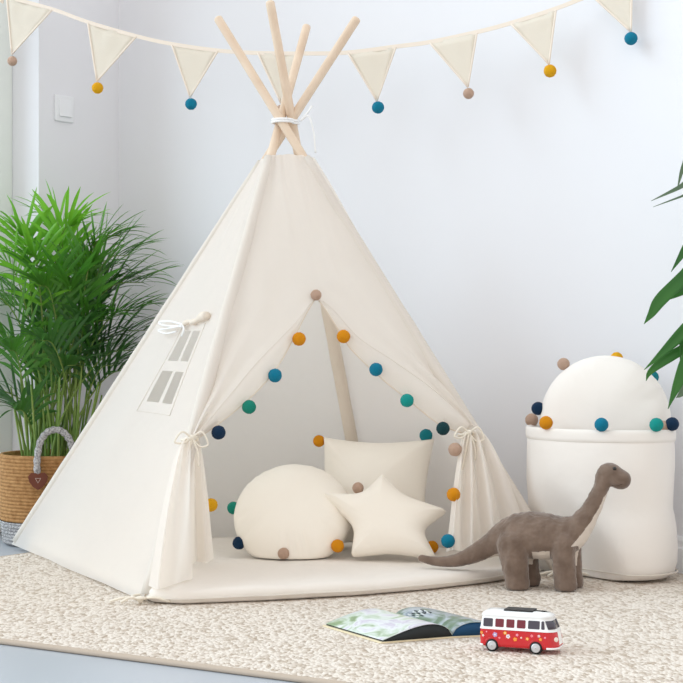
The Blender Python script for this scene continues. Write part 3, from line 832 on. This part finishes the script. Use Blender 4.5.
up = [(ZB, -.0006, .0045, HW+.0006), (ZB+.0016, -.0003, .005, HW+.0004), (ZB+.003, .0005, .006, HW-.0006), (.068, .003, .0145, HW-.0045), (.071, .0035, .0155, HW-.005), (.0725, .002, .0135, HW-.004), (.077, .005, .018, HW-.008), (.080, .010, .024, HW-.014), (.0815, .022, .036, HW-.02)]
vloft(up, WHT, 'upper_body', cap_top=True)
def side_y(z): return lerp(HW-.0006, HW-.0045, (z-(ZB+.003))/(.068-ZB-.003))+.0003
def xpx(px): return -wb/2+(px-496.5)*KX
for s in (-1, 1):
    for x0, x1, m_ in ((487.5, 497, GLS), (499.5, 508, GLR), (510.5, 518.5, GLR), (521, 529.5, GLR), (532, 543.5, GLS), (545, 548.5, GLS)):
        bm = bmesh.new(); za_, zb_ = .0500, .0662; a, b_ = xpx(x0), xpx(x1); sl = .5 if x0 == 545 else .0
        ch = .0014
        pts = [(a+ch, za_), (b_-ch, za_), (b_, za_+ch), (b_-sl*.004, zb_-ch), (b_-ch-sl*.004, zb_), (a+ch, zb_), (a, zb_-ch), (a, za_+ch)]
        v0 = [bm.verts.new((x, s*side_y(z), z)) for x, z in pts]; v1 = [bm.verts.new((x, s*(side_y(z)-.002), z)) for x, z in pts]
        bm.faces.new(v0); bm.faces.new(v1[::-1])
        for k in range(8): bm.faces.new((v0[k], v0[(k+1) % 8], v1[(k+1) % 8], v1[k]))
        bmesh.ops.recalc_face_normals(bm, faces=bm.faces)
        obj('side_window', bm, m_, van, local=True, smooth=False, label='dark red tinted side window' if m_ is GLR else None)
    # front screen halves
    bm = bmesh.new(); rows = []
    for z in (.0505, .058, .0665):
        infr = lerp(.006, .0145, (z-ZB-.003)/(.068-ZB-.003)); rg = ring(z, 0, infr, side_y(z)-.0003, .012, 13)
        q = [v for v in rg if v.x > xf-infr-.0135 and v.y*s > .0015]
        q.sort(key=lambda v: v.y*s); rows.append([v+Vector((.0006, s*.0005, 0)) for v in q] if len(q) else [])
    n_ = min(len(r_) for r_ in rows)
    rows = [[Vector((r_[0].x, s*.0015, r_[0].z))]+r_[:n_] for r_ in rows]
    add_grid(bm, rows); obj('windscreen', bm, GLS, van, local=True, solid=.0006)
    # head lamp
    zz = .030; rg = ring(zz, 0, .0025, HW, .012, 13); hp = max((v for v in rg if v.y*s > HW*.62 and v.y*s < HW*.92), key=lambda v: v.x)
    bm = bmesh.new(); bmesh.ops.create_uvsphere(bm, u_segments=16, v_segments=8, radius=1, matrix=Matrix.Translation(hp) @ Matrix.Rotation(s*.8, 4, 'Z') @ Matrix.Diagonal((.0024, .0052, .0052, 1)))
    obj('headlamp', bm, mat('lamp_lens', (238, 226, 216), .15), van, local=True)
bm = bmesh.new(); add_box(bm, (lerp(xpx(506), xpx(535), .5), 0, .0822), (xpx(535)-xpx(506), .036, .0034)); obj('sunroof', bm, SUN, van, local=True, smooth=False, bevel=.0012, label='black sliding sunroof')
bm = bmesh.new(); rg = ring(.0125, 0, .001, HW+.0003, .012, 15); q = [v for v in rg if v.x > xf-.022]; q.sort(key=lambda v: v.y)
add_tube(bm, q, .0022, 8); obj('front_bumper', bm, WHT, van, local=True)
bm = bmesh.new(); rg = ring(.0125, .001, 0, HW+.0003, .012, 9); q = [v for v in rg if v.x < xr+.010]; q.sort(key=lambda v: v.y)
add_tube(bm, q, .0022, 8); obj('rear_bumper', bm, WHT, van, local=True)
for x in (-wb/2, wb/2):
    for s in (-1, 1):
        bm = bmesh.new(); RW = .0128
        prof = [(.004, -.005), (RW-.0015, -.005), (RW, -.0035), (RW, .0035), (RW-.0015, .005), (RW-.004, .005)]
        rows = [[Vector((x+r_*math.cos(2*PI*k/28), s*(HW-.0035+y), RW+r_*math.sin(2*PI*k/28))) for k in range(28)] for r_, y in prof]
        add_grid(bm, rows, close=True); bmesh.ops.recalc_face_normals(bm, faces=bm.faces)
        wh = obj('wheel', bm, BLK, van, local=True)
        bm = bmesh.new(); rows = [[Vector((x+r_*math.cos(2*PI*k/28), s*(HW-.0035+y), RW+r_*math.sin(2*PI*k/28))) for k in range(28)] for r_, y in ((RW-.0035, .0035), (RW-.0038, .0058), (RW-.006, .0052), (.004, .0056), (.0005, .0068))]
        add_grid(bm, rows, close=True); bmesh.ops.recalc_face_normals(bm, faces=bm.faces)
        obj('hubcap', bm, CHR, wh, local=True, label='silver hubcap')
        # arch
        bm = bmesh.new(); add_tube(bm, [Vector((x+.0150*math.cos(a), s*(HW-.0002), RW+.0150*math.sin(a))) for a in [PI*k/14 for k in range(15)]], .0011, 6)
        obj('wheel_arch', bm, RED, van, local=True)
FLW = [mat('print_white', (238, 228, 226), .4), mat('print_orange', (246, 168, 40), .4), mat('print_pink', (236, 120, 150), .4), mat('print_lilac', (184, 160, 206), .4)]
for s in (-1, 1):
    bm = bmesh.new()
    def disc(x, z, r, mi, y_):
        vs_ = [bm.verts.new((x+r*math.cos(2*PI*k/10), s*(HW+y_), z+r*math.sin(2*PI*k/10))) for k in range(10)]
        f = bm.faces.new(vs_ if s < 0 else vs_[::-1]); f.material_index = mi
    for px, z, r, pm1, pm2 in ((486, .037, .0030, 1, 2), (491, .0395, .0018, 2, 0), (499.5, .0345, .0048, 3, 0), (509.5, .039, .0034, 1, 0), (512.5, .0325, .0042, 0, 3), (519.5, .0275, .0038, 1, 2), (521.5, .0365, .0030, 2, 0), (536, .0365, .0030, 2, 1), (531.5, .030, .0032, 1, 0), (543, .037, .0026, 0, 2), (544.5, .0305, .0030, 1, 2), (504, .0285, .0022, 2, 1), (487.5, .0315, .0024, 0, 1), (525.5, .0315, .0018, 0, 1), (549, .0345, .0022, 2, 0)):
        x = xpx(px)
        for k in range(5):
            a = 2*PI*k/5+px; disc(x+r*.62*math.cos(a), z+r*.62*math.sin(a), r*.46, pm1, .0002+.00003*k)
        disc(x, z, r*.38, pm2, .0005)
    obj('flower_print', bm, FLW, van, local=True, smooth=False, label='white, orange, pink and lilac flower print')

# ---------------------------------------------------------------- planter basket
JUTE = mat('seagrass_rope', (186, 142, 92), .85, [('noise', 160, .7, .004)], vary=((150, 106, 62), 70, .2))
GREYR = mat('grey_cotton_rope', (128, 126, 128), .9, [('noise', 220, .6, .004)], vary=((196, 194, 194), 190, .12))
pc = Vector((-.905, 5.155, FZ))
pl = thing('planter_basket', 'round woven basket planter with grey base and rope handles', 'basket', pc)
def coil(z0, z1, nrow, r0, r1):
    pr = []
    for i in range(nrow):
        for k in range(6):
            t = (i+k/6)/nrow; pr.append((lerp(r0, r1, t)+.0032*math.sin(PI*k/6), lerp(z0, z1, t)))
    return pr
def rbul(z): return .158+.016*math.sin(min(1, z/.28)*PI*.62)
bm = bmesh.new(); pr = coil(.006, .078, 7, .160, .170); add_lathe(bm, [(.01, .002), (.155, .002)]+pr, seg=64)
obj('grey_base', bm, GREYR, pl, local=True, label='grey cotton rope base')
bm = bmesh.new(); pr = coil(.078, .282, 19, .170, .172); add_lathe(bm, pr+[(.170, .285), (.160, .283), (.157, .25), (.15, .1), (.02, .09)], seg=64)
obj('woven_wall', bm, JUTE, pl, local=True)
for ang, lab in ((-80, 1), (105, 0)):
    a = math.radians(ang); d = Vector((math.cos(a), math.sin(a), 0)); t = Vector((-d.y, d.x, 0))
    ctr = d*.179
    pts = [ctr-t*.052+Vector((0, 0, .215)), ctr-t*.055+Vector((0, 0, .27)), ctr-t*.045-d*.004+Vector((0, 0, .33)), ctr-t*.018-d*.008+Vector((0, 0, .362)), ctr+t*.018-d*.008+Vector((0, 0, .362)), ctr+t*.045-d*.004+Vector((0, 0, .33)), ctr+t*.055+Vector((0, 0, .27)), ctr+t*.052+Vector((0, 0, .215))]
    bm = bmesh.new(); cp = bez(pts, 8); add_tube(bm, cp, [.0105+.0012*math.sin(i*1.7) for i in range(len(cp))], 12)
    hd = obj('rope_handle', bm, GREYR, pl, local=True, label='grey rope handle')
    for sg in ((-1, 1) if lab else (-1, 1)):
        bm = bmesh.new(); c_ = ctr+d*.012+t*.052*sg+Vector((0, 0, .214))
        hx = [(1.2*a_, 1.15*b_) for a_, b_ in [(.0, -.026), (.012, -.018), (.022, -.004), (.025, .01), (.017, .02), (.006, .019), (0, .016), (-.006, .019), (-.017, .02), (-.025, .01), (-.022, -.004), (-.012, -.018)]]
        v0 = [bm.verts.new(c_+t*x+Vector((0, 0, z))) for x, z in hx]; v1 = [bm.verts.new(c_+d*.003+t*x+Vector((0, 0, z))) for x, z in hx]
        bm.faces.new(v0[::-1]); bm.faces.new(v1)
        for k in range(12): bm.faces.new((v0[k], v0[(k+1) % 12], v1[(k+1) % 12], v1[k]))
        bmesh.ops.recalc_face_normals(bm, faces=bm.faces)
        tg = obj('leather_patch', bm, mat('brown_leather', (108, 58, 42), .5), hd, local=True, smooth=False, label='brown leather patch with a pale triangle')
        bm = bmesh.new(); add_tube(bm, [c_+d*.0035+t*x+Vector((0, 0, z)) for x, z in ((-.008, .006), (.008, .006), (0, -.008))], .0011, 5, closed=True)
        if lab: obj('stitched_triangle', bm, mat('pale_thread', (228, 206, 196), .8), None, local=True); q = bpy.data.objects[-1] if False else None
        else: bm.free()
        if lab:
            o_ = COL.objects[-1]; o_.parent = hd
# ---------------------------------------------------------------- areca palm
LEAF = [mat('palm_leaf_backlit', (136, 200, 62), .4, transl=.4, spec=.5, vary=((98, 170, 48), 5, .2)),  # one leaf green in graded tones, window backlight and shade put into colour
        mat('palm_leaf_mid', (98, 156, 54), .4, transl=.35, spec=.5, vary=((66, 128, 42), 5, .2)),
        mat('palm_leaf_shaded', (76, 128, 54), .38, transl=.3, spec=.6, vary=((50, 100, 42), 5, .2))]
STEM = mat('palm_stem', (98, 138, 58), .5, vary=((140, 158, 84), 9, .2))
palm = thing('areca_palm', 'bushy green areca palm growing from the woven basket', 'plant', pc+Vector((0, 0, .2)))
pc2 = pc+Vector((0, 0, .2))
bm = bmesh.new(); add_lathe(bm, [(.0, .0), (.09, .006), (.149, .0), (.14, -.09), (.0, -.095)], c=pc2, seg=40)
bmesh.ops.remove_doubles(bm, verts=bm.verts, dist=.0001); obj('soil', bm, mat('dark_soil', (60, 46, 36), .95, [('noise', 90, .8, .006)]), palm)
def leaflet(bm, p, d, L, w, droop, nrm, mi=0):
    d = d.normalized(); side = d.cross(nrm).normalized(); n = 7; prev = None
    L_, C_, R_ = [], [], []
    for i in range(n):
        t = i/(n-1); q = p+d*L*t+Vector((0, 0, -1))*droop*L*t*t
        ww = w*(math.sin(PI*min(1, .12+t*.88))**.7)*(1 if t < .99 else 0)+.0002
        up_ = nrm*ww*.28
        L_.append(bm.verts.new(q+side*ww+up_)); C_.append(bm.verts.new(q)); R_.append(bm.verts.new(q-side*ww+up_))
    for i in range(n-1):
        for a, b_ in ((L_, C_), (C_, R_)):
            f = bm.faces.new((a[i], a[i+1], b_[i+1], b_[i])); f.material_index = mi
def frond(base_, tip_ctrl, nl, LL, mi, rnd):
    """stem from base_ through control points, leaflets on the last part"""
    pts = bez([base_]+tip_ctrl, 12); n = len(pts)
    bm = bmesh.new()
    add_tube(bm, pts, [lerp(.0042, .0011, i/(n-1)) for i in range(n)], 6, mi=1)
    start = .50
    for k in range(nl):
        s = lerp(start, 1.0, (k+.5)/nl); x = s*(n-1); i = min(int(x), n-2); p = lerp(pts[i], pts[i+1], x-i)
        d = (pts[i+1]-pts[i]).normalized()
        sd = d.cross(Vector((0, 0, 1)))
        if sd.length < .2: sd = Vector((1, .1, 0))
        sd.normalize(); upn = sd.cross(d).normalized()
        f = (k+.5)/nl; l_ = LL*(.45+.75*math.sin(PI*(.18+f*.68)))*(.9+.2*rnd.random())
        for sg in (-1, 1):
            dd = (sd*sg*lerp(.85, .35, f)+d*lerp(.55, 1.1, f)+upn*(.45+.3*(rnd.random()-.5))+Vector((0, 0, .15)))
            leaflet(bm, p, dd, l_, .0070*(.75+.5*rnd.random()), .10+.45*rnd.random()**1.5, upn, 0)
    leaflet(bm, pts[-1], pts[-1]-pts[-3], LL*.7, .005, .3, Vector((0, 0, 1)), 0)
    return bm
rnd = random.Random(11)
# (tip px, tip py, depth offset, curve lift, leaf tone from painted backlight to shade)
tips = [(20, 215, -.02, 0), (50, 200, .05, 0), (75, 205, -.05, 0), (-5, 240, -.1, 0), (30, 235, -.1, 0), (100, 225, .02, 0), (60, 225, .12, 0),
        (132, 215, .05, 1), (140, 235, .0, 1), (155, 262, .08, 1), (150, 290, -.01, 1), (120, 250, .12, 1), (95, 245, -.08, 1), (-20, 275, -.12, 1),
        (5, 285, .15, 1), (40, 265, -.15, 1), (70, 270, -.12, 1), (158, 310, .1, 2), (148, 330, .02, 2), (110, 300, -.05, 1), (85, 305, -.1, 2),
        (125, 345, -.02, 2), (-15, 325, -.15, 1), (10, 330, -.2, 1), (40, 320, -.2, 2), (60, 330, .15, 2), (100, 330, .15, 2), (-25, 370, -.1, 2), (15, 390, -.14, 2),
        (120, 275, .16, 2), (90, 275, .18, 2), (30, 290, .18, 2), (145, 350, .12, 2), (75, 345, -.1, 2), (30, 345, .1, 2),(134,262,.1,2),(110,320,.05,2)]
for i, (tx, ty, dy, mi) in enumerate(tips):
    tip = P(tx-(11 if tx > 119 else 0), ty+20, pc.y+dy)
    a = rnd.random()*2*PI; b_ = pc2+Vector((.085*rnd.random()**.5*math.cos(a), .085*rnd.random()**.5*math.sin(a), -.01))
    v = tip-b_; hor = Vector((v.x, v.y, 0))
    hgt = max(v.z, .2)
    m1 = b_+Vector((hor.x*.12, hor.y*.12, hgt*.42)); m2 = b_+Vector((hor.x*.38, hor.y*.38, hgt*.76))
    m3 = b_+Vector((hor.x*.68, hor.y*.68, hgt*.97+.0*(hor.length)))
    nl = 12 if hgt > .5 else 10
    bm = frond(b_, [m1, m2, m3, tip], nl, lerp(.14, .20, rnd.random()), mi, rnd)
    for v_ in bm.verts:            # keep clear of the window frame behind
        dd = (v_.co-CORN).dot(du)
        if dd < -.10: v_.co += du*(-.10-dd)
        if (v_.co-CORN).dot(LW) < .39 and dd < .01: v_.co += du*(.01-dd)
        e_ = (v_.co-W0).dot(dn)
        if e_ > -.02: v_.co -= dn*(e_+.02)
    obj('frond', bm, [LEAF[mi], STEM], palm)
for k in range(30):                # bare cane stems rising out of the soil
    a = rnd.random()*2*PI; r_ = .09*rnd.random()**.5; b_ = pc2+Vector((r_*math.cos(a), r_*math.sin(a), -.012))
    t_ = b_+Vector((r_*math.cos(a)*.8+.05*(rnd.random()-.5), r_*math.sin(a)*.6, .24+.26*rnd.random()))
    bm = bmesh.new(); add_tube(bm, bez([b_, lerp(b_, t_, .5)+Vector((.008*(rnd.random()-.5), 0, 0)), t_], 6), [.0048-.0022*i/12 for i in range(13)], 7); obj('cane', bm, STEM, palm)

# ---------------------------------------------------------------- plant at the right edge
rp0 = Vector((1.06, 4.06, 0))
rpl = thing('dracaena_plant', 'plant with long strappy green leaves reaching in at right edge', 'plant', rp0)
bm = bmesh.new(); add_lathe(bm, [(.0, .002), (.075, .002), (.09, .2), (.096, .2), (.094, .215), (.084, .213), (.082, .18), (.0, .178)], c=rp0, seg=40)
obj('pot', bm, mat('white_pot', (226, 226, 226), .4), rpl)
bm = bmesh.new(); add_tube(bm, bez([rp0+Vector((0, 0, .17)), rp0+Vector((.01, 0, .45)), rp0+Vector((0, .01, .72)), rp0+Vector((.0, 0, 1.0))], 8), .011, 10)
obj('stem', bm, mat('brown_stem', (126, 108, 74), .7), rpl)
def strap(pxs, Y, w, m_, root):
    """leaf from the stem out to its tip; pxs: photo points from base side to tip"""
    pts = [root]+[P(x, y, Y) for x, y in pxs]; c_ = bez(pts, 8); n = len(c_); bm = bmesh.new(); rows = []
    for i, p in enumerate(c_):
        t = i/(n-1); d = (c_[min(i+1, n-1)]-c_[max(i-1, 0)]).normalized()
        sd = d.cross(Vector((0.25, -1, .25))).normalized(); nn = sd.cross(d)
        ww = w*(.35+.65*math.sin(PI*min(1, t*.62+.18)))*(1-max(0, (t-.55)/.45)**1.6)+.0004
        rows.append([p+sd*ww+nn*ww*.35, p+sd*ww*.5+nn*ww*.1, p, p-sd*ww*.5+nn*ww*.1, p-sd*ww+nn*ww*.35])
    add_grid(bm, rows); obj('leaf', bm, m_, rpl, solid=.0008)
DL = mat('strap_leaf', (66, 132, 44), .4, transl=.2, spec=.5, vary=((44, 104, 44), 4, .2)); DG = mat('strap_leaf_grey', (104, 128, 100), .4, transl=.2, spec=.5)
def st_at(z): return rp0+Vector((.004, 0, z))
strap([(705, 172), (680, 187), (651, 201)], 4.06, .006, DG, st_at(.98))
strap([(705, 188), (680, 197), (653, 207)], 4.1, .0025, DG, st_at(.97))
strap([(700, 140), (684, 165), (677, 190)], 4.04, .007, DG, st_at(.99))
strap([(712, 215), (690, 242), (671, 272)], 4.0, .015, DL, st_at(.93))
strap([(715, 240), (685, 275), (660, 300), (651, 314), (644, 324)], 4.02, .016, DL, st_at(.9))
strap([(715, 280), (690, 288), (672, 296), (660, 302)], 4.06, .010, DL, st_at(.86))
strap([(715, 300), (690, 325), (668, 347), (644, 370)], 4.02, .016, DL, st_at(.82))
strap([(720, 335), (690, 346), (665, 360), (650, 372), (646, 381)], 4.05, .012, DL, st_at(.78))
strap([(718, 320), (692, 352), (678, 382), (668, 409)], 4.0, .019, DL, st_at(.8))
strap([(712, 345), (694, 370), (682, 392), (676, 398)], 4.08, .012, DG, st_at(.76))
strap([(715, 285), (695, 310), (683, 340), (680, 360)], 4.03, .013, DL, st_at(.84))

# ---------------------------------------------------------------- light
w = bpy.data.worlds.new('world'); sc.world = w; w.use_nodes = True
bg = w.node_tree.nodes['Background']; bg.inputs['Color'].default_value = (1, .982, .958, 1); bg.inputs['Strength'].default_value = 1.10
sd = bpy.data.lights.new('sun', 'SUN'); so_ = bpy.data.objects.new('sun', sd); COL.objects.link(so_)
sd.energy = 2.8; sd.angle = math.radians(50); sd.color = (.68, .87, 1)
so_.rotation_euler = Vector((-1, .0, .50)).to_track_quat('Z', 'Y').to_euler()
